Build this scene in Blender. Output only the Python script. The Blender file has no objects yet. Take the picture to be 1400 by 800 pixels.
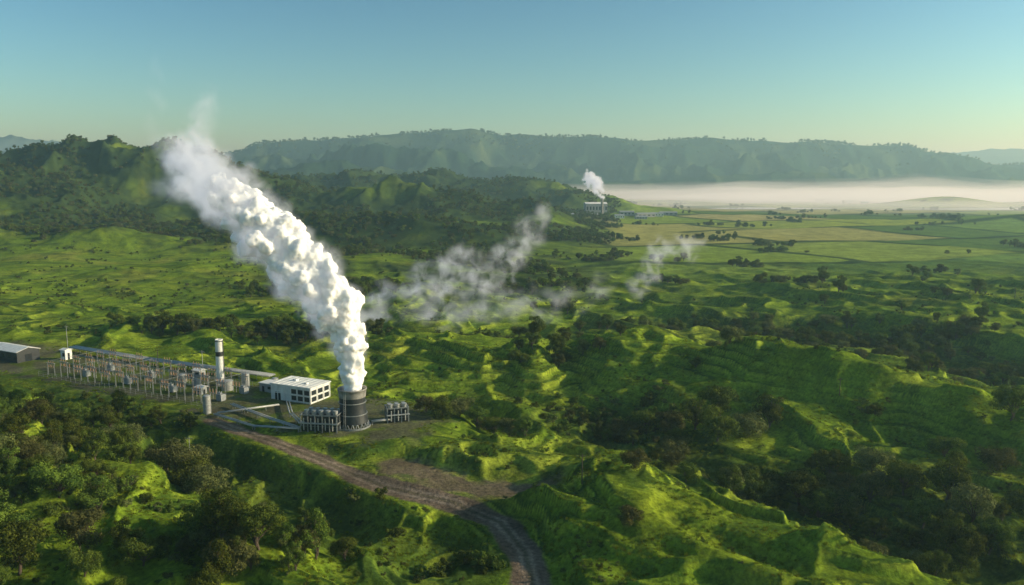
import bpy, bmesh, math, random
import numpy as np
from mathutils import Vector, Matrix
rng=np.random.default_rng(7); random.seed(7)
sc=bpy.context.scene
sc.view_settings.view_transform='Standard'; sc.view_settings.look='None'; sc.view_settings.exposure=0

# ------------------------------------------------------------------ noise
_p=np.random.default_rng(3).permutation(256); _p=np.concatenate([_p,_p,_p])
_ga=np.random.default_rng(4).uniform(0,2*np.pi,256); _gx=np.cos(_ga); _gy=np.sin(_ga)
def gn(x,y,seed=0):
    x=x+seed*17.13; y=y-seed*9.71
    ix=np.floor(x).astype(np.int64); iy=np.floor(y).astype(np.int64)
    fx=x-ix; fy=y-iy; ix&=255; iy&=255
    u=fx*fx*fx*(fx*(fx*6-15)+10); v=fy*fy*fy*(fy*(fy*6-15)+10)
    def g(i,j,dx,dy):
        h=_p[_p[(i&255)]+(j&255)]
        return _gx[h]*dx+_gy[h]*dy
    a=g(ix,iy,fx,fy); b=g(ix+1,iy,fx-1,fy); c=g(ix,iy+1,fx,fy-1); d=g(ix+1,iy+1,fx-1,fy-1)
    return (a+(b-a)*u+(c-a)*v+(a-b-c+d)*u*v)*1.5
def fbm(x,y,s,o=4,seed=0,g=.5):
    r=0;a=1;t=0;f=1.0/s
    for i in range(o):
        r=r+a*gn(x*f,y*f,seed+i*3.3); t+=a; a*=g; f*=2.03
    return r/t*1.3
def ridged(x,y,s,o=4,seed=0,g=.5):
    r=0;a=1;t=0;f=1.0/s
    for i in range(o):
        n=1-np.abs(gn(x*f,y*f,seed+i*5.1))*1.6; r=r+a*np.clip(n,0,1)**2; t+=a; a*=g; f*=2.1
    return r/t
def ss(a,b,x):
    t=np.clip((x-a)/(b-a),0,1); return t*t*(3-2*t)
def poly(x,y,pts):
    D=np.full(np.shape(x),1e9); Hh=np.zeros(np.shape(x))
    for (ax,ay,az),(bx,by,bz) in zip(pts[:-1],pts[1:]):
        dx=bx-ax;dy=by-ay;L=dx*dx+dy*dy
        t=np.clip(((x-ax)*dx+(y-ay)*dy)/L,0,1)
        d=np.hypot(x-ax-t*dx,y-ay-t*dy); m=d<D
        D=np.where(m,d,D); Hh=np.where(m,az+(bz-az)*t,Hh)
    return D,Hh

ROAD=[(-100,258,0),(-86,247,-.5),(-73,238,-1),(-56,226,-2.5),(-36,210,-4),(-15,199,-4.5),(-3,188,-4.5),(3,172,-4.5),(5,149,-4.5),(8,110,-4),(12,40,-3)]
YARD=[(-34,222,-2.5),(-12,208,-3.5),(6,206,-3.5)]
PAD=[(-300,392,0),(-195,337,0),(-110,290,0),(-45,256,0)]
RA=[(14,224,1),(22,210,5),(36,187,7),(58,163,7),(80,130,6)]
RA2=[(-40,186,-1),(-26,180,2),(-12,180,1)]
RA3=[(24,186,3),(30,170,4),(40,150,4)]
G1=[(28,275,-5),(40,255,-8),(57,229,-8),(78,202,-6),(107,180,-5),(160,150,-5)]
RB=[(-60,340,3),(-43,330,6),(0,345,9),(40,350,12),(86,303,13),(120,275,12),(160,250,9),(240,215,7)]
RB2=[(0,345,4),(10,310,7),(20,285,3)]
RB3=[(95,300,4),(118,272,5),(148,248,3)]
G2=[(60,450,-5),(110,450,-9),(161,435,-12),(204,394,-13),(226,343,-12),(300,290,-11)]
G3=[(-250,345,-4),(-150,285,-7),(-95,235,-8),(-60,200,-8),(-20,170,-6)]
G4=[(-60,420,-3),(20,420,-6),(60,400,-6),(130,350,-7)]
LAKES=((1400,3150,620,170,1),(700,2200,170,60,2),(1300,2150,300,60,4))
LAST={}
def H(x,y):
    x=np.asarray(x,float); y=np.asarray(y,float)
    w1=fbm(x,y,45,3,11); w2=fbm(x,y,45,3,12)
    wx=x+w1*11; wy=y+w2*11
    near=1-ss(480,900,y)
    plain=ss(20,160,x-0.1*(y-600))*ss(480,750,y)
    h=fbm(x,y,130,3,1)*5*(1-plain)*(1-ss(2500,3400,y))+fbm(x,y,240,2,2)*2.5
    flatL=1-(1-ss(-170,-90,x))*ss(380,430,y)*.6
    rx=(x*.8+y*.6); ry=(-x*.6+y*.8)
    h=h+near*flatL*((ridged(rx*.9+w1*12,ry*.5+w2*8,46,2,5)-.45)*8+(ridged(wx,wy,27,2,6)-.45)*1.3)
    for P,w in ((RA,13),(RA2,9),(RA3,7),(RB,28),(RB2,11),(RB3,12)):
        d,z=poly(wx,wy,P); h=h+z*np.exp(-(d/w)**2)*1.15
    for P,w in ((G1,19),(G2,30),(G3,20),(G4,20)):
        d,z=poly(wx,wy,P); h=h+z*np.exp(-(d/w)**2)
    h=h+15*np.exp(-((wx+155)/60)**2-((wy-180)/60)**2)+6*np.exp(-((wx+60)/28)**2-((wy-158)/18)**2)
    h=h+8*np.exp(-((wx-330)/160)**2-((wy-520)/110)**2)
    # ---- left hills
    W=fbm(x,y,300,3,21)*50; V=fbm(x,y,300,3,22)*50
    X=x+W; Y=y+V
    er=.62+.5*ridged(X,Y,210,5,31)
    h=h+er*(116*np.exp(-((X+745)/210)**2-((Y-1450)/200)**2)
      +84*np.exp(-((X+830)/180)**2-((Y-1090)/170)**2)
      +80*np.exp(-((X+1400)/420)**2-((Y-1500)/380)**2)
      +60*np.exp(-((X+480)/150)**2-((Y-1500)/130)**2))
    for P,w in (([(-800,900,28),(-450,885,30),(-330,905,18)],50),
                ([(-1200,2300,100),(-700,2080,84),(-462,2000,80),(-185,1980,80),(74,1950,74),(208,1880,42),(400,1750,6)],150),
                ([(-600,1400,42),(-347,1360,42),(-211,1350,58),(-60,1350,46),(20,1345,34),(100,1330,6)],85),
                ([(-420,1030,20),(-231,1010,34),(-92,1000,32),(10,960,8)],55),
                ([(-380,700,3),(-140,760,8),(-20,720,5)],45)):
        d,z=poly(x+W*.5,y+V*.5,P); h=h+z*np.exp(-(d/w)**1.6)*(.7+.5*ridged(x,y,150,4,33))
    hm=ss(900,1200,y)*(1-ss(2400,3200,y))*(1-ss(-50,160,x-.15*(y-900)))
    h=h+hm*ridged(X,Y,300,5,41)*32
    # ---- far range
    px=[-9000,-5000,-3100,-2250,-1950,-1720,-1590,-1290,-950,-770,-430,-260,-43,260,560,770,1030,1290,1550,1850,2150,2400,2600,2900,4500,9000]
    pz=[250,260,250,215,235,240,292,325,338,352,385,395,355,358,335,315,330,328,315,300,292,284,250,170,140,200]
    pr=np.interp(x,px,pz)+fbm(x,x*0,380,3,58)*22
    yw=y+fbm(x,y,900,4,51)*420
    S=ss(3800,4950,yw); cr=np.exp(-((y-5050)/330)**2)
    rd=ridged(x+fbm(x,y,500,2,54)*150,y*.75,560,5,52)
    hf=pr*S*(1-.9*(1-rd)*(1-cr)*(1-.25*S))
    r2=.6+.6*ridged(x,y,380,5,55)
    for P,w in (([(-2600,3500,190),(-1180,3350,160),(-700,3300,140),(-300,3250,100),(100,3250,55),(300,3200,10)],240),
                ([(-1300,4150,250),(-520,4000,235),(0,3950,185),(370,3950,120),(740,3980,85),(1250,4050,125),(1750,4000,105),(2700,3900,75),(4000,3900,90)],210)):
        d,z=poly(x+W*1.5,y+V*1.5,P); hf=np.maximum(hf,z*np.exp(-(d/w)**1.7)*r2)
    h=h+hf*(1-.5*ss(5400,7000,y))
    h=h+ss(7000,9000,y)*(430*np.exp(-((x+5700)/1500)**2)+330*np.exp(-((x-5300)/1500)**2)+fbm(x,y,1200,4,60)*60)
    h=h+20*np.exp(-((x-1090)/260)**2-((y-1500)/60)**2)+34*np.exp(-((x-2050)/300)**2-((y-2600)/120)**2)+26*np.exp(-((x-1350)/160)**2-((y-2500)/70)**2)
    # terracettes, two scales
    f=near*(1-ss(440,660,y))
    am=.35+.65*ss(-.3,.15,fbm(x,y,60,2,72))
    hs=h+fbm(x,y,26,2,71)*.8+.035*x-.015*y
    fr=hs/2.6-np.floor(hs/2.6); h=h+f*am*((ss(.6,.98,fr)-fr)*2.6*.85)
    hs2=hs+fbm(x,y,11,2,78)*.3; fr2=hs2/.95-np.floor(hs2/.95); h=h+f*am*((ss(.5,.95,fr2)-fr2)*.95*.6)
    LAST['fr']=fr; LAST['fr2']=fr2; LAST['f']=f*am
    h=h+f*(fbm(x,y,5.5,2,73)*.12+fbm(x,y,1.9,2,74)*.1)+near*(1-f)*fbm(x,y,9,2,75)*.6
    d,z=poly(x,y,PAD); m=1-ss(24,40,d); h=h*(1-m)+m*(z+fbm(x,y,12,2,76)*.12)
    d,z=poly(x,y,ROAD); m=1-ss(4.2,11,d); h=h*(1-m)+m*(z+fbm(x,y,6,2,77)*.1)
    d,z=poly(x,y,YARD); m=1-ss(6,13,d); h=h*(1-m)+m*(z+fbm(x,y,6,2,77)*.1)
    for (lx,ly,ra,rb,_) in LAKES:
        m=np.exp(-(((x-lx)/(ra*1.15))**4)-(((y-ly)/(rb*1.5))**4)); h=h*(1-m)-1*m
    return h
def hz(x,y): return float(H(np.array([x]),np.array([y]))[0])

# ------------------------------------------------------------------ material helpers
def newmat(name):
    m=bpy.data.materials.new(name); m.use_nodes=True; nt=m.node_tree; nt.nodes.clear()
    return m,nt,nt.nodes.new('ShaderNodeOutputMaterial')
def simple(name,col,rough=.6,metal=0,var=.25,scale=1.5):
    m,nt,o=newmat(name); b=nt.nodes.new('ShaderNodeBsdfPrincipled')
    b.inputs['Roughness'].default_value=rough; b.inputs['Metallic'].default_value=metal
    tc=nt.nodes.new('ShaderNodeTexCoord'); n=nt.nodes.new('ShaderNodeTexNoise'); n.inputs['Scale'].default_value=scale; n.inputs['Detail'].default_value=6
    nt.links.new(tc.outputs['Object'],n.inputs['Vector'])
    r=nt.nodes.new('ShaderNodeValToRGB'); r.color_ramp.elements[0].position=.3; r.color_ramp.elements[1].position=.65
    r.color_ramp.elements[0].color=tuple(c*(1-var) for c in col)+(1,); r.color_ramp.elements[1].color=tuple(col)+(1,)
    nt.links.new(n.outputs['Fac'],r.inputs['Fac']); nt.links.new(r.outputs['Color'],b.inputs['Base Color']); nt.links.new(b.outputs[0],o.inputs['Surface'])
    return m
def npmesh(name,V,F,mat=None,smooth=False,col=None):
    V=np.asarray(V,np.float32);F=np.asarray(F,np.int32); k=F.shape[1]
    me=bpy.data.meshes.new(name); me.vertices.add(len(V)); me.vertices.foreach_set('co',V.ravel())
    me.loops.add(F.size); me.loops.foreach_set('vertex_index',F.ravel())
    me.polygons.add(len(F)); me.polygons.foreach_set('loop_start',np.arange(0,F.size,k,dtype=np.int32)); me.polygons.foreach_set('loop_total',np.full(len(F),k,np.int32))
    if smooth: me.polygons.foreach_set('use_smooth',np.ones(len(F),bool))
    me.update(calc_edges=True)
    if col is not None:
        a=me.color_attributes.new('albedo','FLOAT_COLOR','POINT'); a.data.foreach_set('color',np.asarray(col,np.float32).ravel())
    if mat: me.materials.append(mat)
    return me
def addobj(name,me,parent=None,loc=(0,0,0)):
    o=bpy.data.objects.new(name,me); sc.collection.objects.link(o); o.location=loc
    if parent: o.parent=parent
    return o
def empty(name,loc,rz=0):
    e=bpy.data.objects.new(name,None); sc.collection.objects.link(e); e.location=loc; e.rotation_euler=(0,0,rz); e.empty_display_size=.5; return e

# ------------------------------------------------------------------ terrain
ys=[50.]
while ys[-1]<14500:
    y=ys[-1]; ys.append(y+(max(.4,.0022*y) if y<600 else (.0036*y if y<2500 else .005*y)))
ys=np.array(ys); NC=760
s=np.linspace(-1,1,NC)
Yg=np.repeat(ys[:,None],NC,1); Xg=s[None,:]*(60+ys[:,None]*.82)
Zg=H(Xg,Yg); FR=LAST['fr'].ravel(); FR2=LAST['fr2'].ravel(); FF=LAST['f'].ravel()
x=Xg.ravel();y=Yg.ravel();z=Zg.ravel()
def C(*c): return np.array(c)
def mix(a,b,m): return a*(1-m[:,None])+b*m[:,None]
n1=fbm(x,y,38,4,81); n2=fbm(x,y,9,3,82); st_=fbm(x*.3,y,11,4,95)
n=len(x)
col=np.tile(C(.13,.20,.015),(n,1))
col=mix(col,C(.215,.275,.02),ss(-.1,.5,n1)*.8)
col=mix(col,C(.27,.245,.05),ss(.1,.6,fbm(x,y,70,4,84))*.45)
col=mix(col,C(.045,.08,.012),ss(.12,.45,n2+n1*.3)*.5)
col=mix(col,C(.05,.085,.014),ss(.05,.4,st_)*.6*ss(380,450,y))
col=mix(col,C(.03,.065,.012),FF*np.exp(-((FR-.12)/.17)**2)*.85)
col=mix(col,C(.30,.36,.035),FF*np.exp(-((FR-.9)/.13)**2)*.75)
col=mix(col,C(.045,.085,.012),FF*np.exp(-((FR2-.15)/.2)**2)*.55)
gm=np.zeros(n)
for P,w in ((G1,20),(G2,28),(G3,20),(G4,14)):
    d,_=poly(x,y,P); gm=np.maximum(gm,1-ss(w*.5,w*1.2,d+n1*12))
col=mix(col,C(.03,.055,.014),gm*.6)
hm=ss(820,930,y+n1*60)*(1-ss(-20,180,x-.12*(y-700)))
scr=ss(-.75,-.1,fbm(x,y,150,5,85))
col=mix(col,C(.025,.045,.014),hm*np.clip(scr*.92+ss(15,40,z)*.3,0,.93))
mc=ss(520,640,y)*(1-ss(850,950,y))*ss(-300,-180,x)*(1-ss(60,160,x-.12*(y-700)))
col=mix(col,C(.04,.06,.018),mc*ss(-.3,.25,fbm(x,y,60,4,89))*.9)
fm=ss(3000,3300,y)*np.maximum(ss(3300,3900,y),ss(25,50,z)); col=mix(col,mix(np.tile(C(.018,.042,.022),(n,1)),C(.06,.09,.035),ss(.0,.4,fbm(x,y,260,4,86))),fm)
pl=ss(0,120,x-.12*(y-600)+n1*30)*ss(560,800,y+n1*80)*(1-fm)
a=.35; u=(x*math.cos(a)+y*math.sin(a)+fbm(x,y,500,2,87)*60)/230; v=(-x*math.sin(a)+y*math.cos(a)+fbm(x,y,500,2,88)*60)/210
cu=np.floor(u+.5*np.floor(v)).astype(int); cv=np.floor(v).astype(int)
hs_=_p[(_p[cu&255]+cv)&255]/255.
pal=np.array([[.20,.26,.04],[.13,.21,.035],[.29,.28,.08],[.18,.25,.03],[.08,.14,.025],[.33,.30,.11],[.17,.24,.04],[.24,.29,.04]])
fc=pal[(hs_*7.99).astype(int)]
fu=(u+.5*np.floor(v))%1; fv=v%1
edge=np.minimum(np.minimum(fu,1-fu)*230,np.minimum(fv,1-fv)*210)
hedge=(1-ss(4,9+.005*y,edge))*ss(-.45,-.1,fbm(x,y,180,3,90))
fc=mix(fc,C(.02,.04,.012),hedge*.92); fc=fc*(1+.25*fbm(x,y,45,4,96))[:,None]
col=mix(col,fc,pl)
d,_=poly(x,y,PAD); pm=(1-ss(15,25,d+n2*9+n1*6)); col=mix(col,mix(np.tile(C(.10,.09,.065),(n,1)),C(.10,.13,.03),ss(-.1,.25,n2+n1)),pm*.8)
d,_=poly(x,y,ROAD); w=np.where(y<215,3.9,2.8); rm=1-ss(-.3,.8,d-w+n2*1.2)
d2,_=poly(x,y,YARD); rm=np.maximum(rm,(1-ss(4,9,d2+n2*6))*.9)
rut=np.exp(-((d-1.2)/.5)**2); rc=mix(np.tile(C(.14,.105,.075),(n,1)),C(.24,.19,.14),rut); rc=mix(rc,C(.08,.09,.035),np.exp(-(d/.4)**2)*.4); rc=rc*(1+.3*n2)[:,None]
col=mix(col,rc,rm)
col=np.clip(col,.005,1)
R,Cc=len(ys),NC
i=(np.arange(R-1)[:,None]*Cc+np.arange(Cc-1)[None,:]).ravel()
F=np.stack([i,i+1,i+Cc+1,i+Cc],1)
m,nt,o=newmat('grassland_ground')
at=nt.nodes.new('ShaderNodeAttribute'); at.attribute_name='albedo'
g=nt.nodes.new('ShaderNodeNewGeometry')
def noise(sc_,det=4,ro=.6):
    q=nt.nodes.new('ShaderNodeTexNoise'); q.inputs['Scale'].default_value=sc_; q.inputs['Detail'].default_value=det; q.inputs['Roughness'].default_value=ro
    nt.links.new(g.outputs['Position'],q.inputs['Vector']); return q
q1=noise(.9,3,.7); q2=noise(.06,5,.7)
mr=nt.nodes.new('ShaderNodeMapRange'); mr.inputs[1].default_value=.3; mr.inputs[2].default_value=.7; mr.inputs[3].default_value=.55; mr.inputs[4].default_value=1.5
nt.links.new(q1.outputs['Fac'],mr.inputs[0])
mr2=nt.nodes.new('ShaderNodeMapRange'); mr2.inputs[1].default_value=.3; mr2.inputs[2].default_value=.7; mr2.inputs[3].default_value=.65; mr2.inputs[4].default_value=1.4
nt.links.new(q2.outputs['Fac'],mr2.inputs[0])
mm=nt.nodes.new('ShaderNodeMath'); mm.operation='MULTIPLY'; nt.links.new(mr.outputs[0],mm.inputs[0]); nt.links.new(mr2.outputs[0],mm.inputs[1])
vm=nt.nodes.new('ShaderNodeVectorMath'); vm.operation='SCALE'; nt.links.new(at.outputs['Color'],vm.inputs[0]); nt.links.new(mm.outputs[0],vm.inputs['Scale'])
b=nt.nodes.new('ShaderNodeBsdfDiffuse'); nt.links.new(vm.outputs[0],b.inputs['Color'])
bp=nt.nodes.new('ShaderNodeBump'); bp.inputs['Strength'].default_value=.6; bp.inputs['Distance'].default_value=.3
q3=noise(1.1,4,.75); nt.links.new(q3.outputs['Fac'],bp.inputs['Height'])
bp2=nt.nodes.new('ShaderNodeBump'); bp2.inputs['Strength'].default_value=.25; bp2.inputs['Distance'].default_value=4
q4=noise(.06,6,.75); nt.links.new(q4.outputs['Fac'],bp2.inputs['Height']); nt.links.new(bp.outputs[0],bp2.inputs['Normal'])
nt.links.new(bp2.outputs[0],b.inputs['Normal']); nt.links.new(b.outputs[0],o.inputs['Surface'])
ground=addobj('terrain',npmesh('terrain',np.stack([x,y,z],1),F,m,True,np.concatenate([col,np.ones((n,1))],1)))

# ------------------------------------------------------------------ foliage
def folmat(name,dark,light,tr=.3):
    m,nt,o=newmat(name)
    at=nt.nodes.new('ShaderNodeAttribute'); at.attribute_name='albedo'
    oi=nt.nodes.new('ShaderNodeObjectInfo')
    sp=nt.nodes.new('ShaderNodeSeparateColor'); nt.links.new(at.outputs['Color'],sp.inputs[0])
    mx=nt.nodes.new('ShaderNodeMix'); mx.data_type='RGBA'; nt.links.new(sp.outputs[0],mx.inputs[0]); mx.inputs[6].default_value=(*dark,1); mx.inputs[7].default_value=(*light,1)
    hsv=nt.nodes.new('ShaderNodeHueSaturation')
    a=nt.nodes.new('ShaderNodeMapRange'); a.inputs[3].default_value=.475; a.inputs[4].default_value=.52; nt.links.new(oi.outputs['Random'],a.inputs[0]); nt.links.new(a.outputs[0],hsv.inputs['Hue'])
    a2=nt.nodes.new('ShaderNodeMath'); a2.operation='MULTIPLY_ADD'; a2.inputs[1].default_value=.8; a2.inputs[2].default_value=.65; nt.links.new(oi.outputs['Random'],a2.inputs[0]); nt.links.new(a2.outputs[0],hsv.inputs['Value'])
    nt.links.new(mx.outputs[2],hsv.inputs['Color'])
    d=nt.nodes.new('ShaderNodeBsdfDiffuse'); t=nt.nodes.new('ShaderNodeBsdfTranslucent'); ms=nt.nodes.new('ShaderNodeMixShader'); ms.inputs[0].default_value=tr
    nt.links.new(hsv.outputs[0],d.inputs['Color']); nt.links.new(hsv.outputs[0],t.inputs['Color'])
    nt.links.new(d.outputs[0],ms.inputs[1]); nt.links.new(t.outputs[0],ms.inputs[2]); nt.links.new(ms.outputs[0],o.inputs['Surface'])
    return m
M_leaf=folmat('foliage_leaves',(.028,.052,.012),(.14,.18,.025),.2)
M_leaf2=folmat('foliage_olive',(.05,.065,.022),(.18,.19,.06),.2)
M_grass=folmat('grass_blades',(.09,.14,.014),(.24,.30,.025),.4)
M_bark=simple('bark',(.09,.065,.045),.9)
def leafquads(P,N,size,r):
    k=len(P); N=N/np.linalg.norm(N,axis=1)[:,None]
    A=r.normal(size=(k,3)); T=np.cross(N,A); T/=np.linalg.norm(T,axis=1)[:,None]; B=np.cross(N,T)
    sx=size*r.uniform(.6,1.3,k)[:,None]; sy=size*r.uniform(.5,1.0,k)[:,None]
    V=np.stack([P-T*sx,P-B*sy*.8+N*sx*.15,P+T*sx,P+B*sy*.8-N*sx*.1],1).reshape(-1,3)
    return V,np.arange(4*k).reshape(k,4)
def tube(p0,p1,r0,r1,n=6):
    p0=np.array(p0,float);p1=np.array(p1,float);d=p1-p0;d/=np.linalg.norm(d)
    a=np.cross(d,[0,0,1.]) if abs(d[2])<.9 else np.cross(d,[1.,0,0]); a/=np.linalg.norm(a); b=np.cross(d,a)
    th=np.arange(n)*2*np.pi/n; c=np.cos(th)[:,None]*a+np.sin(th)[:,None]*b
    V=np.concatenate([p0+c*r0,p1+c*r1]); F=[(i,(i+1)%n,n+(i+1)%n,n+i) for i in range(n)]
    return V,np.array(F)
def tree_mesh(name,h,cr,nl,leaves,ls,seed,mat,base=.25,squash=.75):
    r=np.random.default_rng(seed); Vs=[];Fs=[];Ts=[];Ms=[];off=0
    cz=h*(base+(1-base)*.5); ch=h*(1-base)*.5
    L=[]
    for k in range(nl):
        th=r.uniform(0,2*np.pi); q=r.uniform(.1,.78)**.7; zz=r.uniform(-.7,.75)
        lr=cr*r.uniform(.2,.45)
        L.append((math.cos(th)*cr*q*math.sqrt(1-zz*zz*.7),math.sin(th)*cr*q*math.sqrt(1-zz*zz*.7),cz+zz*ch*.85,lr,r.uniform(-.2,.2)))
    def add(V,F,t,mi):
        nonlocal off
        Vs.append(V);Fs.append(F+off);Ts.append(np.full(len(V),t) if np.isscalar(t) else t);Ms.append(np.full(len(F),mi));off+=len(V)
    bx,by=r.uniform(-.06,.06,2)*h
    V,F=tube((0,0,-.6),(bx,by,h*(base+.12)),h*.032,h*.02,7); add(V,F,.3,1)
    V,F=tube((bx,by,h*(base+.12)),(bx*1.5,by*1.5,h*.8),h*.02,h*.006,6); add(V,F,.3,1)
    for (lx,ly,lz,lr,_) in L:
        V,F=tube((bx,by,h*(base+r.uniform(-.05,.15))),(lx,ly,lz),h*.012,h*.003,5); add(V,F,.3,1)
    w=np.array([l[3]**2 for l in L]); w/=w.sum(); k=r.choice(nl,leaves,p=w); LL=np.array(L)[k]
    D=r.normal(size=(leaves,3)); D[:,2]+=.25; D/=np.linalg.norm(D,axis=1)[:,None]
    lump=1+.22*np.sin(D[:,0]*5+LL[:,0])*np.sin(D[:,1]*6+LL[:,1])+.12*np.sin(D[:,2]*9+LL[:,2]*3)
    rr=LL[:,3]*lump*(1-.45*r.random(leaves)**2.2)
    P=LL[:,:3]+D*rr[:,None]*np.array([1,1,squash]); 
    V,F=leafquads(P,D+r.normal(size=D.shape)*.3,ls,r)
    t=np.clip(.45+LL[:,4]+r.normal(size=leaves)*.22+.1*D[:,2],0,1); add(V,F,np.repeat(t,4),0)
    V=np.concatenate(Vs);F=np.concatenate(Fs);t=np.concatenate(Ts); colr=np.stack([t,t,t,np.ones_like(t)],1)
    me=npmesh(name,V,F,mat,False,colr); me.materials.append(M_bark); me.polygons.foreach_set('material_index',np.concatenate(Ms).astype(np.int32)); return me
TREES=[tree_mesh('tree_mesh_a',8,4.6,19,7500,.18,1,M_leaf,.12),tree_mesh('tree_mesh_b',10,4.4,21,7800,.19,2,M_leaf,.15),
       tree_mesh('tree_mesh_c',7,5.0,20,7500,.18,3,M_leaf2,.1),tree_mesh('tree_mesh_d',6.5,3.6,15,5600,.16,4,M_leaf2,.12),
       tree_mesh('tree_mesh_e',12,4.0,22,7800,.19,5,M_leaf,.12,.9)]
BUSH=[tree_mesh('bush_mesh_a',2.6,1.9,8,1100,.15,11,M_leaf,.05),tree_mesh('bush_mesh_b',2.0,1.7,7,900,.15,12,M_leaf2,.05),tree_mesh('bush_mesh_c',3.4,2.0,9,1300,.16,13,M_leaf,.08)]
def tuft(name,seed):
    r=np.random.default_rng(seed);k=46
    P=r.normal(size=(k,3))*[.33,.33,0]; hgt=r.uniform(.25,.6,k); ln=r.normal(size=(k,2))*.22; w=r.uniform(.04,.08,k); th=r.uniform(0,6.28,k)
    dx=np.stack([np.cos(th)*w,np.sin(th)*w,np.zeros(k)],1); tip=P+np.stack([ln[:,0],ln[:,1],hgt],1); P[:,2]-=.1
    V=np.stack([P-dx,P+dx,tip+dx*.3,tip-dx*.3],1).reshape(-1,3); t=np.repeat(r.uniform(0,1,k),4)
    return npmesh(name,V,np.arange(4*k).reshape(k,4),M_grass,False,np.stack([t,t,t,np.ones_like(t)],1))
TUFT=[tuft('tuft_a',1),tuft('tuft_b',2),tuft('tuft_c',3)]
def proto(name,meshes):
    c=bpy.data.collections.new(name)
    for k,me in enumerate(meshes):
        c.objects.link(bpy.data.objects.new(name+'_'+'abcdefg'[k],me))
    return c
C_tree=proto('woodland_tree',TREES); C_bush=proto('shrub',BUSH); C_tuft=proto('grass_tuft',TUFT)
def scatter(name,px,py,scl,coll,nv,sink=.1,seed=0,zs=None):
    r=np.random.default_rng(seed+100); pz=H(px,py)-sink*scl; k=len(px)
    me=bpy.data.meshes.new(name); me.vertices.add(k); me.vertices.foreach_set('co',np.stack([px,py,pz],1).astype(np.float32).ravel())
    a=me.attributes.new('scl','FLOAT_VECTOR','POINT'); vz=r.uniform(.8,1.2,k) if zs is None else zs
    a.data.foreach_set('vector',np.stack([scl,scl*r.uniform(.85,1.15,k),scl*vz],1).astype(np.float32).ravel())
    a=me.attributes.new('rz','FLOAT_VECTOR','POINT'); a.data.foreach_set('vector',np.stack([r.normal(size=k)*.06,r.normal(size=k)*.06,r.uniform(0,6.28,k)],1).astype(np.float32).ravel())
    a=me.attributes.new('idx','INT','POINT'); a.data.foreach_set('value',r.integers(0,nv,k).astype(np.int32))
    ob=addobj(name,me); ng=bpy.data.node_groups.new(name+'_gn','GeometryNodeTree')
    ng.interface.new_socket('Geometry',in_out='INPUT',socket_type='NodeSocketGeometry'); ng.interface.new_socket('Geometry',in_out='OUTPUT',socket_type='NodeSocketGeometry')
    N=ng.nodes; gi=N.new('NodeGroupInput'); go=N.new('NodeGroupOutput'); ip=N.new('GeometryNodeInstanceOnPoints'); ci=N.new('GeometryNodeCollectionInfo')
    ci.inputs['Collection'].default_value=coll; ci.inputs['Separate Children'].default_value=True; ci.inputs['Reset Children'].default_value=True
    def na(nm,t):
        q=N.new('GeometryNodeInputNamedAttribute'); q.data_type=t; q.inputs['Name'].default_value=nm; return q.outputs['Attribute']
    er=N.new('FunctionNodeEulerToRotation')
    ng.links.new(gi.outputs[0],ip.inputs['Points']); ng.links.new(ci.outputs[0],ip.inputs['Instance']); ip.inputs['Pick Instance'].default_value=True
    ng.links.new(na('idx','INT'),ip.inputs['Instance Index']); ng.links.new(na('rz','FLOAT_VECTOR'),er.inputs[0]); ng.links.new(er.outputs[0],ip.inputs['Rotation'])
    ng.links.new(na('scl','FLOAT_VECTOR'),ip.inputs['Scale']); ng.links.new(ip.outputs[0],go.inputs[0])
    md=ob.modifiers.new('instances','NODES'); md.node_group=ng; return ob
def clear(px,py,pad=20,rd=4.5):
    a,_=poly(px,py,PAD); b_,_=poly(px,py,ROAD); c_,_=poly(px,py,YARD); return (a>pad)&(b_>rd)&(c_>8)
k=20000; py=rng.uniform(120,380,k*2)**1.0; px=rng.uniform(-.75,.75,k*2)*py; mk=clear(px,py,16,4.3)&(fbm(px,py,18,3,91)>-.05)
px=px[mk][:k];py=py[mk][:k]; scatter('grass_tufts',px,py,rng.uniform(.35,.9,len(px)),C_tuft,3,.05,1)
N0=60000; py=rng.uniform(120,620,N0); px=rng.uniform(-.75,.75,N0)*py
dens=(fbm(px,py,48,4,92)-.32)*2.5-.5*ss(440,480,py)*ss(40,90,px)
for P,w in ((G1,18),(G2,24),(G3,15),(G4,10)):
    d,_=poly(px,py,P); dens=dens+.9*np.exp(-(d/w)**2)
dens+= 1.2*np.exp(-((px+155)/60)**2-((py-185)/60)**2)+.8*np.exp(-((px+60)/25)**2-((py-158)/16)**2)
dens+= .9*np.exp(-((px+5)/22)**2-((py-165)/8)**2)+.8*np.exp(-((px-22)/9)**2-((py-165)/10)**2)
mk=clear(px,py,22,6)&(dens>rng.uniform(.1,3.2,N0)); px=px[mk];py=py[mk]
scatter('shrubland',px,py,rng.uniform(.3,1.0,len(px))**1.3*1.3,C_bush,3,.25,2)
N0=50000; py=rng.uniform(130,900,N0); px=rng.uniform(-.75,.75,N0)*py
dn=fbm(px,py,24,4,97)+.4*fbm(px,py,110,2,98)-.12*(1-ss(380,480,py)); mk=clear(px,py,18,6)&(dn>rng.uniform(.08,.95,N0))&((py<560)|(px<60)); px=px[mk][:9000];py=py[mk][:9000]
scatter('bracken',px,py,rng.uniform(.18,.5,len(px))*(1+ss(350,800,py)*.8),C_bush,3,.2,12)
def cl(cx,cy,rx,ry,n_): 
    return rng.normal(cx,rx,n_),rng.normal(cy,ry,n_)
L=[cl(-150,190,28,26,140),cl(-165,240,36,18,50),cl(-150,412,34,5,75),cl(-115,400,18,4,26),cl(190,405,32,9,80),cl(232,345,26,12,70),cl(130,442,35,5,34),cl(-62,156,14,8,26),cl(72,212,20,9,20),cl(110,172,14,7,18)]
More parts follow.
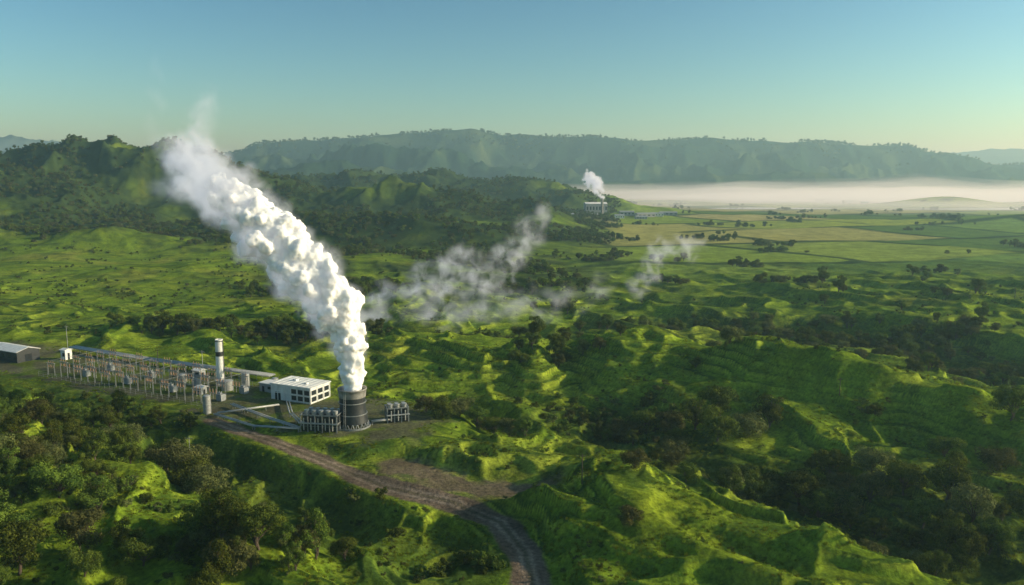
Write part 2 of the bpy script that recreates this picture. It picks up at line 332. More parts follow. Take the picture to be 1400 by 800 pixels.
for P,w,nn in ((G1,5,26),(G2,7,40)):
    for _ in range(nn):
        q=random.randrange(len(P)-1); t=random.random(); a_,b_=P[q],P[q+1]
        L.append((np.array([a_[0]+(b_[0]-a_[0])*t+random.gauss(0,w)]),np.array([a_[1]+(b_[1]-a_[1])*t+random.gauss(0,w)])))
for _ in range(22):
    yy=random.uniform(300,520); xx=random.uniform(.0,.62)*yy; nn=random.randint(1,6); L.append((rng.normal(xx,9,nn),rng.normal(yy,4,nn)))
px=np.concatenate([l[0] for l in L]);py=np.concatenate([l[1] for l in L]); mk=clear(px,py,30,9); px=px[mk];py=py[mk]
scatter('woodland',px,py,rng.uniform(.4,1.05,len(px)),C_tree,5,.3,3)
k=18000; py=rng.uniform(560,2400,k*6); px=rng.uniform(-.8,.5,k*6)*py
dens=(fbm(px,py,150,5,85)+.25)*2.5-1.6*(1-ss(800,950,py))*(1-ss(-260,-160,px))-.7*(1-ss(650,900,py)); mk=(px-.12*(py-700)<60+dens*40)&(dens>rng.uniform(.1,1.0,k*6)); px=px[mk][:k];py=py[mk][:k]
scatter('hillside_scrub',px,py,rng.uniform(.3,.85,len(px)),C_tree,5,.45,4)
cx=[];cy=[]
for _ in range(64):
    yy=random.uniform(560,2600); xx=random.uniform(.05,.75)*yy+60; nn=random.randint(2,16); an=random.choice([.35,.35+1.57,0]); 
    for j in range(nn):
        s_=random.gauss(0,14); cx.append(xx+math.cos(an)*s_+random.gauss(0,3)); cy.append(yy+math.sin(an)*s_+random.gauss(0,3))
scatter('farmland_trees',np.array(cx),np.array(cy),rng.uniform(.5,1.1,len(cx)),C_tree,5,.45,5)
k=5200; px=rng.uniform(-2600,3300,k); py=rng.normal(5000,120,k); dn=fbm(px,py,260,3,94); mk=(dn>rng.uniform(-.25,.5,k)); px=px[mk];py=py[mk]
scatter('ridge_forest',px,py,rng.uniform(.9,2.2,len(px)),C_tree,5,.2,6)

TL=[(-24,262,0,1.0),(-18,266,2,1.05),(-12,262,1,.95),(-6,258,0,1.1),(-1,254,3,1.2),(4,250,1,.8),(-30,268,3,1.1),(-9,270,2,.95),
 (38,258,2,1.3),(46,262,0,1.4),(52,250,3,1.5),(60,252,4,1.1),(70,262,1,1.4),(64,240,0,1.45),(76,247,2,1.4),(50,236,2,1.1),(84,252,4,1.2),
 (72,214,0,1.35),(80,210,1,1.35),(88,206,2,1.35),(96,203,3,1.4),(104,202,0,1.35),(112,196,4,1.35),(113,186,3,1.6),(90,216,1,1.1),(100,212,2,1.2),
 (-96,218,2,1.8),(-88,208,0,1.6),(-102,226,1,1.3),(-82,204,2,1.3),(-108,212,0,1.2),(-118,232,2,1.3),(-90,216,3,1.6),
 (-60,158,4,1.2),(-52,155,1,1.15),(-66,163,0,1.1),(-44,160,3,1.1),(-57,150,2,1.1),
 (-110,160,0,1.4),(-100,152,1,1.3),(-118,172,4,1.3),(-128,184,2,1.5),(-92,160,3,1.5),(-105,176,0,1.3),(-124,158,1,1.4),
 (128,226,0,1.1),(136,214,2,1.1),(150,232,1,1.2),(26,168,3,.9),(130,190,0,1.2)]
for (tx,ty,k,s_) in TL:
    o_=addobj('broadleaf_tree',TREES[k],None,(tx,ty,hz(tx,ty)-.3)); o_.scale=(s_*random.uniform(.9,1.1),s_,s_*random.uniform(.8,1.0)); o_.rotation_euler=(0,0,random.uniform(0,6.28))

# ------------------------------------------------------------------ built things
class Geo:
    def __init__(s): s.V=[];s.F=[]
    def add(s,V,F):
        o=len(s.V); s.V+= [tuple(v) for v in V]; s.F+=[tuple(i+o for i in f) for f in F]
    def box(s,cx,cy,cz,sx,sy,sz,rz=0):
        c,n_=math.cos(rz),math.sin(rz); V=[]
        for dz in (-.5,.5):
            for dx,dy in ((-.5,-.5),(.5,-.5),(.5,.5),(-.5,.5)):
                a,b_=dx*sx,dy*sy; V.append((cx+a*c-b_*n_,cy+a*n_+b_*c,cz+dz*sz))
        s.add(V,[(3,2,1,0),(4,5,6,7),(0,1,5,4),(1,2,6,5),(2,3,7,6),(3,0,4,7)])
    def rod(s,p0,p1,r,r1=None,n=8,cap=True):
        V,F=tube(p0,p1,r,r if r1 is None else r1,n); F=[tuple(f) for f in F]
        if cap: F+= [tuple(range(n-1,-1,-1)),tuple(range(n,2*n))]
        s.add(V,F)
    def lathe(s,prof,n=40,c=(0,0)):
        V=[];F=[]
        for (r,z_) in prof:
            for i in range(n): V.append((c[0]+r*math.cos(i*2*math.pi/n),c[1]+r*math.sin(i*2*math.pi/n),z_))
        for j in range(len(prof)-1):
            for i in range(n): F.append((j*n+i,j*n+(i+1)%n,(j+1)*n+(i+1)%n,(j+1)*n+i))
        s.add(V,F)
    def out(s,name,mat,parent,smooth=False):
        me=bpy.data.meshes.new(name); me.from_pydata(s.V,[],s.F); me.materials.append(mat)
        if smooth:
            me.polygons.foreach_set('use_smooth',[True]*len(me.polygons))
        return addobj(name,me,parent)
M_white=simple('white_cladding',(.8,.8,.77),.5,0,.2,.6)
M_conc=simple('weathered_concrete',(.30,.29,.27),.85,0,.5,.5)
M_dark=simple('dark_painted_steel',(.035,.04,.045),.5,.3,.4,1)
M_steel=simple('galvanised_steel',(.36,.38,.39),.5,.5,.4,2)
M_pipe=simple('pipe_lagging',(.45,.46,.45),.45,.3,.35,1)
M_glass=simple('window_dark',(.03,.035,.04),.15,0,.3,1)
M_grey=simple('grey_panel',(.3,.32,.33),.6,0,.25,1)
M_cer=simple('insulator_ceramic',(.35,.22,.15),.3,0,.2,3)
PA=math.atan2(-80,150)
e=empty('cooling_tower',(-52,252,0))
g_=Geo(); g_.lathe([(5.0,1.6),(4.75,3),(4.4,5),(4.2,7),(4.15,8.5),(4.25,10)],48); g_.out('shell',M_dark,e,True)
g_=Geo(); g_.lathe([(4.3,10),(4.45,11.4),(4.6,12.4),(4.75,12.4),(4.75,12.8),(4.3,12.8),(4.2,11.5),(4.0,9),(3.9,7)],48); g_.out('rim',M_conc,e,True)
g_=Geo()
for i_ in range(20):
    a=i_*2*math.pi/20; g_.rod((5.2*math.cos(a),5.2*math.sin(a),-.3),(4.95*math.cos(a+.15),4.95*math.sin(a+.15),1.7),.14); g_.rod((5.2*math.cos(a),5.2*math.sin(a),-.3),(4.95*math.cos(a-.15),4.95*math.sin(a-.15),1.7),.14)
g_.lathe([(5.7,-.3),(5.7,.5),(5.4,.5),(5.4,-.3)],48)
for zz in (4.4,8.2): g_.lathe([(4.62 if zz<5 else 4.3,zz),(4.75 if zz<5 else 4.5,zz),(4.75 if zz<5 else 4.5,zz+.25),(4.55 if zz<5 else 4.3,zz+.25)],48)
for s_ in (-.3,.3): g_.rod((math.cos(-1.9+s_*.2)*5.3,math.sin(-1.9+s_*.2)*5.3,0),(math.cos(-1.9+s_*.2)*4.75,math.sin(-1.9+s_*.2)*4.75,12.6),.07)
for j in range(20):
    f=j/20; rr=5.3-.55*f; g_.rod((math.cos(-1.96)*rr,math.sin(-1.96)*rr,f*12.6),(math.cos(-1.84)*rr,math.sin(-1.84)*rr,f*12.6),.04)
g_.out('legs_and_platforms',M_steel,e)
def framed_block(name,x0,y0,sx,sy,sz,rz,nx=5,ny=3,nz=2):
    e=empty(name,(x0,y0,hz(x0,y0)),rz); g_=Geo(); d_=Geo(); p=Geo()
    for i_ in range(nx+1):
        for j in range(ny+1):
            if i_ in(0,nx) or j in(0,ny): g_.box(-sx/2+i_*sx/nx,-sy/2+j*sy/ny,sz/2,.28,.28,sz)
    for k in range(1,nz+1):
        zz=sz*k/nz
        for yy in (-sy/2,sy/2): g_.box(0,yy,zz,sx+.5,.22,.3)
        for xx in (-sx/2,sx/2): g_.box(xx,0,zz-.02,.22,sy-.3,.3)
        for yy in (-sy/2,sy/2):
            g_.rod((-sx/2,yy,zz+.9 if k==nz else zz-.8),(sx/2,yy,zz+.9 if k==nz else zz-.8),.05)
    for i_ in range(nx):
        xx=-sx/2+(i_+.5)*sx/nx; d_.box(xx,0,sz*.25,sx/nx*.8,sy*.85,sz*.42); d_.box(xx,0,sz*.74,sx/nx*.72,sy*.8,sz*.3)
        p.rod((xx,-sy*.2,sz*.9),(xx,-sy*.2,sz+1.1),sx/nx*.3,sx/nx*.34,14); p.rod((xx,sy*.25,sz*.9),(xx,sy*.25,sz+.8),sx/nx*.28,sx/nx*.3,14)
        p.rod((xx,-sy*.5-.4,sz*.15),(xx,-sy*.5-.4,sz*.85),.18)
    p.rod((-sx*.55,-sy*.5-.4,sz*.55),(sx*.55,-sy*.5-.4,sz*.55),.22)
    g_.out('frame',M_steel,e); d_.out('cells',M_dark,e); p.out('fans_and_pipes',M_pipe,e)
framed_block('condenser_unit',-61,249,12,8,5.6,PA*.3,5,3,2)
framed_block('separator_unit',-38.5,258,7,5,5,.3,3,2,2)
e=empty('turbine_hall',(-78,286,0),PA+.05)
g_=Geo(); g_.box(0,0,2.8,18,11,5.6); g_.out('walls',M_white,e)
g_=Geo(); g_.box(0,0,5.85,18.8,11.8,.4); 
for i_ in range(8): g_.box(-8+i_*2.3,0,6.1,.12,11.6,.1)
g_.box(-3,1,6.4,1.6,1.6,.7); g_.box(4,-1.5,6.35,1.2,1.2,.6); g_.out('roof',M_white,e)
g_=Geo()
for i_ in range(3,6):
    for zz in (1.5,3.9): g_.box(-7.4+i_*2.95,-5.5,zz,2.2,.1,1.7)
g_.box(-6,-5.5,1.5,2.6,.1,3)
for j in range(3):
    for zz in (1.5,3.9): g_.box(9.0,-3.6+j*3.6,zz,.1,2.6,1.7)
g_.box(-9,0,1.6,.1,3.4,3.2); g_.out('windows',M_glass,e)
g_=Geo()
for i_ in range(7): g_.box(-8.9+i_*2.96,-5.6,2.8,.25,.2,5.6)
for j in range(4): g_.box(9.08,-5.4+j*3.6,2.8,.2,.25,5.6)
g_.box(0,-5.62,2.75,18,.14,.25); g_.out('frame',M_white,e)
e=empty('annex_building',(-92,296,0),PA); g_=Geo(); g_.box(0,0,1.6,7,5,3.2); g_.out('walls',M_grey,e); g_=Geo(); g_.box(0,0,3.35,7.5,5.5,.3); g_.out('roof',M_white,e); g_=Geo(); g_.box(-1.5,-2.5,1.1,1.1,.1,2.2); g_.box(1.5,-2.5,1.8,1.5,.1,1); g_.out('door_and_window',M_glass,e)
e=empty('chimney_stack',(-114,304,0)); g_=Geo(); g_.lathe([(1.9,0),(1.9,.8),(1.55,.9),(1.5,11.8)],28); g_.lathe([(1.48,13.6),(1.46,18.4),(1.2,18.4),(1.2,17)],28); g_.out('shaft',M_white,e,False)
g_=Geo(); g_.lathe([(1.52,11.8),(1.5,13.6)],28); g_.lathe([(1.6,17.6),(1.6,17.9),(1.45,17.9)],28); g_.rod((1.6,-.6,0),(1.55,-.6,18),.08); g_.rod((1.6,0,0),(1.55,0,18),.08); g_.out('band_and_ladder',M_dark,e)
for (tx,ty,r_,h_) in ((-109,297,2.2,3.6),(-103,300,1.5,5.5),(-105,266,1.3,6.2),(-131,309,1.6,3),(-92,301,1.3,3.5)):
    e=empty('storage_tank',(tx,ty,hz(tx,ty))); g_=Geo(); g_.lathe([(r_,0),(r_,h_),(r_*.7,h_+.35),(0.05,h_+.5)],24); g_.out('shell',M_pipe,e,False)
    g_=Geo(); g_.rod((r_+.1,0,0),(r_+.1,0,h_+.8),.07); g_.lathe([(r_+.02,h_*.5),(r_+.12,h_*.5),(r_+.12,h_*.5+.15),(r_+.02,h_*.5+.15)],24); g_.out('fittings',M_steel,e)
e=empty('electrical_switchyard',(-145,309,0),PA); st=Geo();ins=Geo();tr=Geo();wire=Geo()
for row,yy in enumerate((-11,-5.5,0,5.5,11)):
    for i_ in range(11):
        xx=-45+i_*8.6+ (row%2)*2
        hh=6.5 if i_%2 else 5.0
        if row in(0,2,4):
            for s_ in (-2.2,2.2):
                for q in (-.25,.25): st.rod((xx+s_+q,yy,0),(xx+s_+q*.4,yy,hh),.09,.07,5)
                for q in range(5): st.rod((xx+s_-.25,yy,q*hh/5),(xx+s_+.25,yy,(q+1)*hh/5),.04,.04,4)
            st.box(xx,yy,hh,5.4,.3,.3); st.box(xx,yy,hh-.7,5.0,.1,.1)
            for s_ in (-1.5,0,1.5): ins.rod((xx+s_,yy,hh+.1),(xx+s_,yy,hh+1.2),.16,.1,7); ins.rod((xx+s_,yy,hh-.8),(xx+s_,yy,hh-1.7),.12,.16,7)
        else:
            for s_ in (-1.6,0,1.6):
                st.rod((xx+s_,yy,0),(xx+s_,yy,2.4),.12,.12,6); ins.rod((xx+s_,yy,2.4),(xx+s_,yy,4.1),.2,.13,7)
            st.box(xx,yy,2.4,4,.25,.2)
            if i_%3==1: tr.box(xx+4,yy,1.3,2.4,2.0,2.4); tr.box(xx+4,yy+1.3,1.2,2.0,.4,1.8); tr.rod((xx+3.4,yy,2.5),(xx+3.4,yy,3.6),.15); tr.rod((xx+4.5,yy,2.5),(xx+4.5,yy,3.6),.15); tr.rod((xx+3.2,yy-.6,3.0),(xx+4.8,yy-.6,3.0),.35)
for yy in (-11,0,11):
    for s_ in (-1.5,0,1.5): wire.rod((-46,yy+s_*.3,6.2+s_*.1),(44,yy+s_*.3,6.2+s_*.1),.05,.05,5)
for i_ in range(0,11,2): wire.rod((-45+i_*8.6,-11,6.1),(-45+i_*8.6,11,6.1),.045,.045,5)
st.out('gantries',M_steel,e); ins.out('insulators',M_cer,e); tr.out('transformers',M_grey,e); wire.out('busbars',M_steel,e)
g_=Geo()
for k in range(-48,49,3):
    for yy in (-14.5,14.5): g_.rod((k,yy,0),(k,yy,2.1),.05,.05,5)
for yy in (-14.5,14.5):
    for zz in (.4,1.2,2.0): g_.rod((-48,yy,zz),(48,yy,zz),.03,.03,4)
g_.out('perimeter_fence',M_steel,e)
def pipeline(name,pts,offs,r_,hgt=1.6,mat=M_pipe,sup=8):
    e=empty(name,(0,0,0)); g_=Geo(); s_=Geo()
    for a,b_ in zip(pts[:-1],pts[1:]):
        a=np.array(a,float);b_=np.array(b_,float); d=b_-a; L_=np.linalg.norm(d); nrm=np.array([-d[1],d[0]])/L_
        za=hz(*a)+hgt; zb=hz(*b_)+hgt
        for q in offs:
            p0=a+nrm*q;p1=b_+nrm*q; g_.rod((p0[0],p0[1],za),(p1[0],p1[1],zb),r_,r_,10)
        for k in range(int(L_//sup)+1):
            p=a+d*(k*sup/L_); zz=hz(*p); t=k*sup/L_; zt=za+(zb-za)*t
            s_.box(p[0],p[1],zt-r_-.08,max(abs(offs[0]),.5)*2.4,.25,.16,math.atan2(nrm[1],nrm[0]))
            for q in (offs[0],offs[-1]): pp=p+nrm*q; s_.rod((pp[0],pp[1],zz-.3),(pp[0],pp[1],zt-r_),.1,.1,5)
    g_.out('pipes',mat,e,True); s_.out('supports',M_steel,e)
pipeline('steam_pipeline',[(-206,366),(-160,341),(-96,311)],(-1.6,-.6,.4,1.5),.38,2.2,M_pipe)
pipeline('steam_pipeline',[(-68,246),(-80,256),(-99,273)],(-.5,.5),.25,1.4)
pipeline('steam_pipeline',[(-68,246),(-84,250),(-101,262)],(-.4,.4),.22,1.2)
pipeline('steam_pipeline',[(-67,248),(-75,262),(-80,276)],(-.4,.5),.22,1.5)
pipeline('steam_pipeline',[(-100,262),(-82,272)],(-.4,.4),.22,1.5)
pipeline('steam_pipeline',[(-46,253),(-40,256)],(-.3,.3),.35,1.2)
def shed(name,x0,y0,sx,sy,sz,rz,roofm,wallm,wins=4):
    z0=hz(x0,y0)-.2; e=empty(name,(x0,y0,z0),rz); g_=Geo(); g_.box(0,0,sz/2,sx,sy,sz); 
    g_.add([(-sx/2,-sy/2,sz),(-sx/2,sy/2,sz),(-sx/2,0,sz+sy*.14)],[(0,1,2)]); g_.add([(sx/2,-sy/2,sz),(sx/2,sy/2,sz),(sx/2,0,sz+sy*.14)],[(0,1,2)]); g_.out('walls',wallm,e)
    g_=Geo(); 
    for s_ in (-1,1):
        V=[(-sx/2-.4,s_*(sy/2+.5),sz-.08),(sx/2+.4,s_*(sy/2+.5),sz-.08),(sx/2+.4,0,sz+sy*.14+.06),(-sx/2-.4,0,sz+sy*.14+.06)]; V+= [(a,b_,c+.18) for a,b_,c in V]
        g_.add(V,[(0,1,2,3),(4,5,6,7),(0,1,5,4),(1,2,6,5),(3,0,4,7)])
    g_.out('roof',roofm,e); g_=Geo()
    for k in range(wins): g_.box(-sx/2+(k+.6)*sx/wins,-sy/2,sz*.55,sx/wins*.5,.12,sz*.35)
    g_.box(sx/2,0,sz*.35,.12,sy*.3,sz*.7); g_.out('windows_and_door',M_glass,e)
shed('industrial_shed',-226,352,26,10,5,PA,M_white,M_dark,6)
shed('utility_hut',-200,350,3.2,3.2,4.6,PA,M_white,M_white,1)
shed('utility_hut',-117,292,3,2.6,2.8,PA,M_white,M_grey,1)
shed('utility_hut',-128,318,4,3,3,PA,M_white,M_grey,1)
shed('distant_power_station',176,1690,46,24,20,.1,M_white,M_grey,7)
for (fx,fy,sx,sz) in ((235,1640,30,8),(270,1625,40,7),(300,1650,24,6),(330,1690,36,6),(215,1600,18,6),(130,1600,26,6),(160,1560,20,5),(255,1580,22,5)):
    shed('distant_factory_building',fx,fy,sx,14,sz,random.uniform(-.2,.3),M_pipe,M_white if random.random()<.6 else M_grey,4)
e=empty('distant_chimney',(188,1672,hz(188,1672))); g_=Geo(); g_.lathe([(3,0),(2.6,34),(2.2,34)],16); g_.out('shaft',M_conc,e)
for _ in range(10):
    fx=random.uniform(900,2200); fy=random.uniform(2300,3000); shed('farm_building',fx,fy,random.uniform(20,50),14,random.uniform(5,9),random.uniform(-.4,.4),M_white,M_white,3)
for (qx,qy,hh) in ((-206,362,13),(-150,330,9),(-98,233,11),(18,196,8),(-128,322,10),(110,260,6),(280,420,9),(300,470,9),(-185,330,8)):
    e=empty('utility_pole',(qx,qy,hz(qx,qy))); g_=Geo(); g_.rod((0,0,-.4),(0,0,hh),.17,.11,7); g_.box(0,0,hh-.6,1.9,.14,.16)
    for s_ in (-.8,0,.8): g_.rod((s_,0,hh-.52),(s_,0,hh-.2),.06,.04,5)
    g_.out('pole',M_steel if hh>9 else M_bark,e)
e=empty('field_fence',(0,0,0)); g_=Geo(); 
for k in range(60):
    fx=95+k*2.6; fy=292-k*.9; z_=hz(fx,fy); g_.rod((fx,fy,z_-.2),(fx,fy,z_+1.3),.06,.06,5)
g_.out('posts',M_bark,e)
m,nt,o=newmat('lake_water'); b=nt.nodes.new('ShaderNodeBsdfPrincipled'); b.inputs['Base Color'].default_value=(.05,.08,.08,1); b.inputs['Roughness'].default_value=.12; nt.links.new(b.outputs[0],o.inputs['Surface'])
for (lx,ly,ra,rb,sd) in LAKES:
    th=np.linspace(0,2*np.pi,64,endpoint=False); rr=1+.16*np.sin(th*3+sd)+.08*np.sin(th*7+sd)
    V=np.stack([lx+ra*rr*np.cos(th),ly+rb*rr*np.sin(th),np.zeros(64)+.4],1); me=bpy.data.meshes.new('lake'); me.from_pydata([tuple(v) for v in V],[],[tuple(range(64))]); me.materials.append(m); addobj('lake',me)

# ------------------------------------------------------------------ steam
def volmat(name,dens,colr=(1,1,1),aniso=0.2,grid=False,noise_scale=.2,lo=.35,hi=.6,glow=0,glow_col=(.85,.93,1)):
    m,nt,o=newmat(name); v=nt.nodes.new('ShaderNodeVolumeScatter'); v.inputs['Color'].default_value=(*colr,1); v.inputs['Anisotropy'].default_value=aniso
    v.inputs['Density'].default_value=dens; em=None
    if glow:
        em=nt.nodes.new('ShaderNodeEmission'); em.inputs['Color'].default_value=(*glow_col,1); em.inputs['Strength'].default_value=dens*glow  # added emission, stands in for multiply scattered light in the volume
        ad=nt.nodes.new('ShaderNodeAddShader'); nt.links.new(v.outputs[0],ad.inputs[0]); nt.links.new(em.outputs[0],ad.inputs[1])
    if grid:
        a=nt.nodes.new('ShaderNodeAttribute'); a.attribute_name='density'
        tc=nt.nodes.new('ShaderNodeTexCoord'); n_=nt.nodes.new('ShaderNodeTexNoise'); n_.inputs['Scale'].default_value=noise_scale; n_.inputs['Detail'].default_value=2.5; n_.inputs['Roughness'].default_value=.6; n_.inputs['Distortion'].default_value=.6
        nt.links.new(tc.outputs['Object'],n_.inputs['Vector'])
        r_=nt.nodes.new('ShaderNodeMapRange'); r_.inputs[1].default_value=lo; r_.inputs[2].default_value=hi; nt.links.new(n_.outputs['Fac'],r_.inputs[0])
        q=nt.nodes.new('ShaderNodeMath'); q.operation='MULTIPLY'; nt.links.new(a.outputs['Fac'],q.inputs[0]); nt.links.new(r_.outputs[0],q.inputs[1])
        q2=nt.nodes.new('ShaderNodeMath'); q2.operation='MULTIPLY'; nt.links.new(q.outputs[0],q2.inputs[0]); q2.inputs[1].default_value=dens; nt.links.new(q2.outputs[0],v.inputs['Density'])
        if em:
            q3=nt.nodes.new('ShaderNodeMath'); q3.operation='MULTIPLY'; nt.links.new(q2.outputs[0],q3.inputs[0]); q3.inputs[1].default_value=glow; nt.links.new(q3.outputs[0],em.inputs['Strength'])
    nt.links.new((ad if em else v).outputs[0],o.inputs['Volume']); return m
def spheres(P,Rr,sub=2):
    bm=bmesh.new(); bmesh.ops.create_icosphere(bm,subdivisions=sub,radius=1); bv=np.array([v.co[:] for v in bm.verts]); bf=np.array([[v.index for v in f.verts] for f in bm.faces]); bm.free()
    P=np.asarray(P);Rr=np.asarray(Rr); V=(bv[None]*Rr[:,None,None]+P[:,None]).reshape(-1,3); F=(bf[None]+(np.arange(len(P))*len(bv))[:,None,None]).reshape(-1,3)
    return V,F
def puffs(path,n_,seed,coref=.72,sub=(.2,.45),spread=.75):
    r=np.random.default_rng(seed); path=np.array(path,float); t=np.linspace(0,len(path)-1,60); ax=np.stack([np.interp(t,np.arange(len(path)),path[:,k]) for k in range(4)],1)
    ax[:,3]*=1+.12*np.sin(t*5.1+seed)+.08*np.sin(t*11.3)
    P=[a[:3]+r.normal(size=3)*a[3]*.1 for a in ax]; Rr=[a[3]*coref for a in ax]
    for _ in range(n_):
        a=ax[min(59,int(r.random()**.85*60))]; d=r.normal(size=3); d/=np.linalg.norm(d); P.append(a[:3]+d*a[3]*spread*r.uniform(.7,1.15)); Rr.append(a[3]*r.uniform(*sub))
    return np.array(P),np.array(Rr)
def remesh(o_,vs):
    md=o_.modifiers.new('union','REMESH'); md.mode='VOXEL'; md.voxel_size=vs; md.use_smooth_shade=True
def displace(o_,scale,st,depth=3):
    tx=bpy.data.textures.new('billow','CLOUDS'); tx.noise_scale=scale; tx.noise_depth=depth; md=o_.modifiers.new('billow','DISPLACE'); md.texture=tx; md.strength=st; md.mid_level=.5; md.texture_coords='LOCAL'
def tovol(o_,voxel,band,mat):
    ng=bpy.data.node_groups.new('fog','GeometryNodeTree'); ng.interface.new_socket('Geometry',in_out='INPUT',socket_type='NodeSocketGeometry'); ng.interface.new_socket('Geometry',in_out='OUTPUT',socket_type='NodeSocketGeometry')
    N=ng.nodes; gi=N.new('NodeGroupInput'); go=N.new('NodeGroupOutput'); mv=N.new('GeometryNodeMeshToVolume'); sm=N.new('GeometryNodeSetMaterial')
    mv.resolution_mode='VOXEL_SIZE'; mv.inputs['Voxel Size'].default_value=voxel; mv.inputs['Interior Band Width'].default_value=band; mv.inputs['Density'].default_value=1
    sm.inputs['Material'].default_value=mat; ng.links.new(gi.outputs[0],mv.inputs['Mesh']); ng.links.new(mv.outputs[0],sm.inputs[0]); ng.links.new(sm.outputs[0],go.inputs[0])
    md=o_.modifiers.new('fog','NODES'); md.node_group=ng
PL=[(-52,252,12,3.9),(-51.6,252,20,4.6),(-52.3,252,30,6.6),(-57,252,39.5,9),(-63.5,253,48,10.8),(-72,254,57,11.3),(-82,255,67,10),(-90,256,74,7),(-94,257,78,4)]
e=empty('steam_plume',(0,0,0))
P,Rr=puffs(PL,1500,5,.5,(.09,.26),.66)
V,F=spheres(P,Rr); mw,nt,o=newmat('dense_steam'); dd=nt.nodes.new('ShaderNodeBsdfPrincipled'); dd.inputs['Base Color'].default_value=(.9,.9,.9,1); dd.inputs['Roughness'].default_value=1; dd.inputs['Specular IOR Level'].default_value=0; dd.inputs['Subsurface Weight'].default_value=1; dd.inputs['Subsurface Radius'].default_value=(1,1,1); dd.inputs['Subsurface Scale'].default_value=1.5
nt.links.new(dd.outputs[0],o.inputs['Surface'])
core=addobj('core',npmesh('core',V,F,mw,True),e); remesh(core,.5); displace(core,4,2.6,2); displace(core,1.5,1.3,2); displace(core,.6,.5,1)
PL2=PL[:-2]+[(-94,256,77,11),(-102,257,86,9)]
P,Rr=puffs(PL2,420,5,.8,(.22,.45),.78); V,F=spheres(P,Rr)
sh=addobj('vapour',npmesh('vapour',V,F,None,True),e); remesh(sh,1.0); displace(sh,5,5); displace(sh,2,2); tovol(sh,.8,3.6,volmat('steam_vapour',.3,grid=True,noise_scale=.25,lo=.36,hi=.62,glow=.34))  # vapour carries a little emission in place of multiple scattering
P,Rr=puffs([(-96,257,84,8),(-101,257,92,7),(-97,257,101,6),(-95,257,110,3)],60,8); P2,R2=puffs([(-104,257,80,6),(-112,257,92,5),(-113,257,106,4),(-111,257,118,2)],40,9); P3,R3=puffs([(-100,257,76,8),(-114,257,78,4)],30,10)
V,F=spheres(np.concatenate([P,P2,P3]),np.concatenate([Rr,R2,R3])); w_=addobj('wisps',npmesh('wisps',V,F,None,True),e); remesh(w_,1.2); displace(w_,6,4); tovol(w_,1.0,5,volmat('thin_vapour',.13,grid=True,noise_scale=.13,lo=.42,hi=.68,glow=.38))  # wisps also emit slightly, so thin steam stays bright against the sky
def fum(name,paths,dens,ns,band=3,rad=1.0):
    Ps=[];Rs=[]
    for k,pt in enumerate(paths):
        a,b_=puffs([(p[0],p[1],p[2],p[3]*rad) for p in pt],70,20+k,.6,(.2,.8),1.1); Ps.append(a);Rs.append(b_)
    V,F=spheres(np.concatenate(Ps),np.concatenate(Rs)); o_=addobj(name,npmesh(name,V,F,None,True)); remesh(o_,1.8); displace(o_,7,7); tovol(o_,1.6,band,volmat(name+'_vapour',dens,(1,1,1),.2,True,ns,.43,.75,.36)); return o_  # fumarole vapour brightened by added emission, standing in for scattered light
fum('fumarole_steam',[[(-92,475,8,6),(-60,480,15,8),(-40,480,22,8),(-27,480,36,6)],[(-45,480,6,6),(-15,480,18,9),(2,480,36,8),(12,480,50,6),(22,480,64,4)]],.11,.12,5,1.25)
fum('fumarole_steam',[[(-95,440,3,7),(-50,440,6,10),(-10,445,8,10),(30,450,14,7)],[(40,470,-2,4),(46,470,12,5),(60,470,20,4)]],.06,.09,5,1.2)
fum('fumarole_steam',[[(84,545,-2,4),(91,545,14,7),(101,545,30,8),(128,545,36,6)]],.12,.12,5,1.1)
fz=hz(188,1672)
fum('distant_steam',[[(189,1672,fz+33,5),(182,1672,fz+52,10),(170,1672,fz+66,13),(156,1672,fz+78,12)]],.6,.06,4)

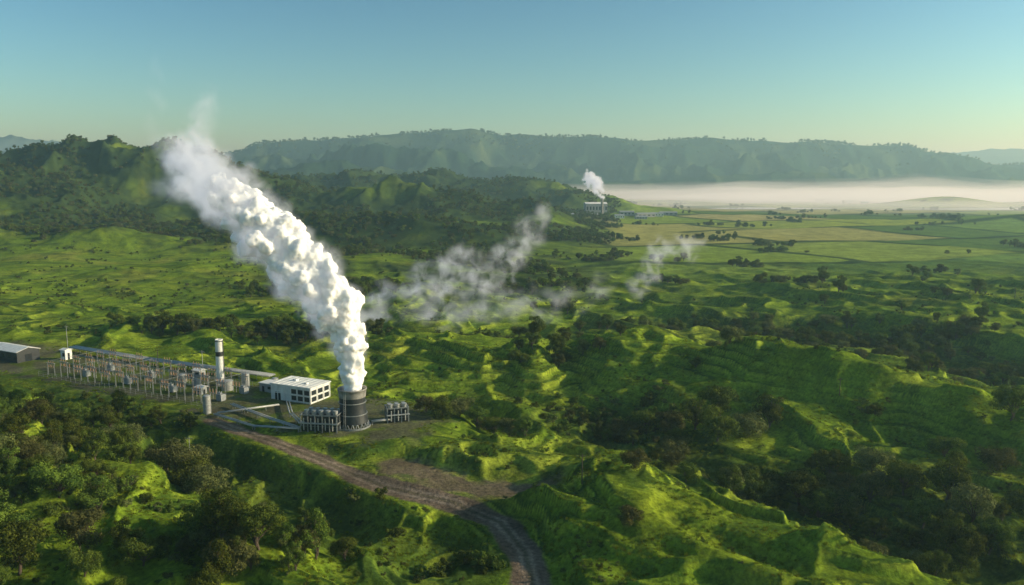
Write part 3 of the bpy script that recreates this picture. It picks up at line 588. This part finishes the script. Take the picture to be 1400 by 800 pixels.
# ------------------------------------------------------------------ haze, mist
me=bpy.data.meshes.new('haze'); bm=bmesh.new(); bmesh.ops.create_cube(bm,size=1); bm.to_mesh(me); bm.free()
hzb=addobj('atmospheric_haze',me); hzb.scale=(34000,17000,480); hzb.location=(0,7500,190); me.materials.append(volmat('haze_volume',.00014,(.5,.86,1),.3))
mm_=volmat('mist_volume',.0021,(1,1,1),.3,glow=.3,glow_col=(1,.97,.85)); mm2=volmat('thin_mist_volume',.0007,(1,1,1),.3,glow=.25,glow_col=(1,.97,.85))  # both mists emit a warm glow, standing in for scattered sunlight
for (cx_,cy_,rx_,ry_,hh,mt) in ((1100,2900,800,380,26,mm_),(1800,3200,1200,420,42,mm_),(1100,3500,1100,260,42,mm_),(2600,2800,900,500,42,mm_),(1700,2300,1300,700,26,mm2),(900,2350,700,350,18,mm2),(1500,3000,1900,900,70,mm2)):
    V,F=spheres([(0,0,0)],[1.],4); V=V*np.array([rx_,ry_,hh]); V[:,:2]*=(1+.3*fbm(V[:,0]+cx_,V[:,1]+cy_,300,3,99))[:,None]; V[:,2]*=1+.8*fbm(V[:,0]+cx_,V[:,1]+cy_,200,3,98)
    addobj('valley_mist',npmesh('mist',V,F,mt,True),None,(cx_,cy_,2))

# ------------------------------------------------------------------ light, camera
az=math.radians(90); el=math.radians(20)
w=bpy.data.worlds.new('World'); sc.world=w; w.use_nodes=True; nt=w.node_tree; bg=nt.nodes['Background']; sk=nt.nodes.new('ShaderNodeTexSky'); sk.sky_type='NISHITA'; sk.sun_disc=False; sk.sun_elevation=el; sk.sun_rotation=az; sk.air_density=1.0; sk.dust_density=1.0; sk.ozone_density=2.2
gm_=nt.nodes.new('ShaderNodeGamma'); gm_.inputs[1].default_value=1.6
tn=nt.nodes.new('ShaderNodeMix'); tn.data_type='RGBA'; tn.blend_type='MULTIPLY'; tn.inputs[0].default_value=1; tn.inputs[7].default_value=(.8,1.0,.86,1)
nt.links.new(sk.outputs[0],gm_.inputs[0]); nt.links.new(gm_.outputs[0],tn.inputs[6]); nt.links.new(tn.outputs[2],bg.inputs[0]); bg.inputs[1].default_value=.06
sl=bpy.data.lights.new('sun','SUN'); sl.energy=5; sl.angle=math.radians(.5); sl.color=(1,.89,.62); so=addobj('sun',sl)
S=Vector((math.sin(az)*math.cos(el),math.cos(az)*math.cos(el),math.sin(el))); so.rotation_euler=S.to_track_quat('Z','Y').to_euler(); so.location=(300,100,300)
cd=bpy.data.cameras.new('camera'); cd.lens=28; cd.sensor_width=36; cd.clip_start=1; cd.clip_end=30000; co=addobj('camera',cd); co.location=(0,0,80); co.rotation_euler=(math.radians(81.9),0,0); sc.camera=co
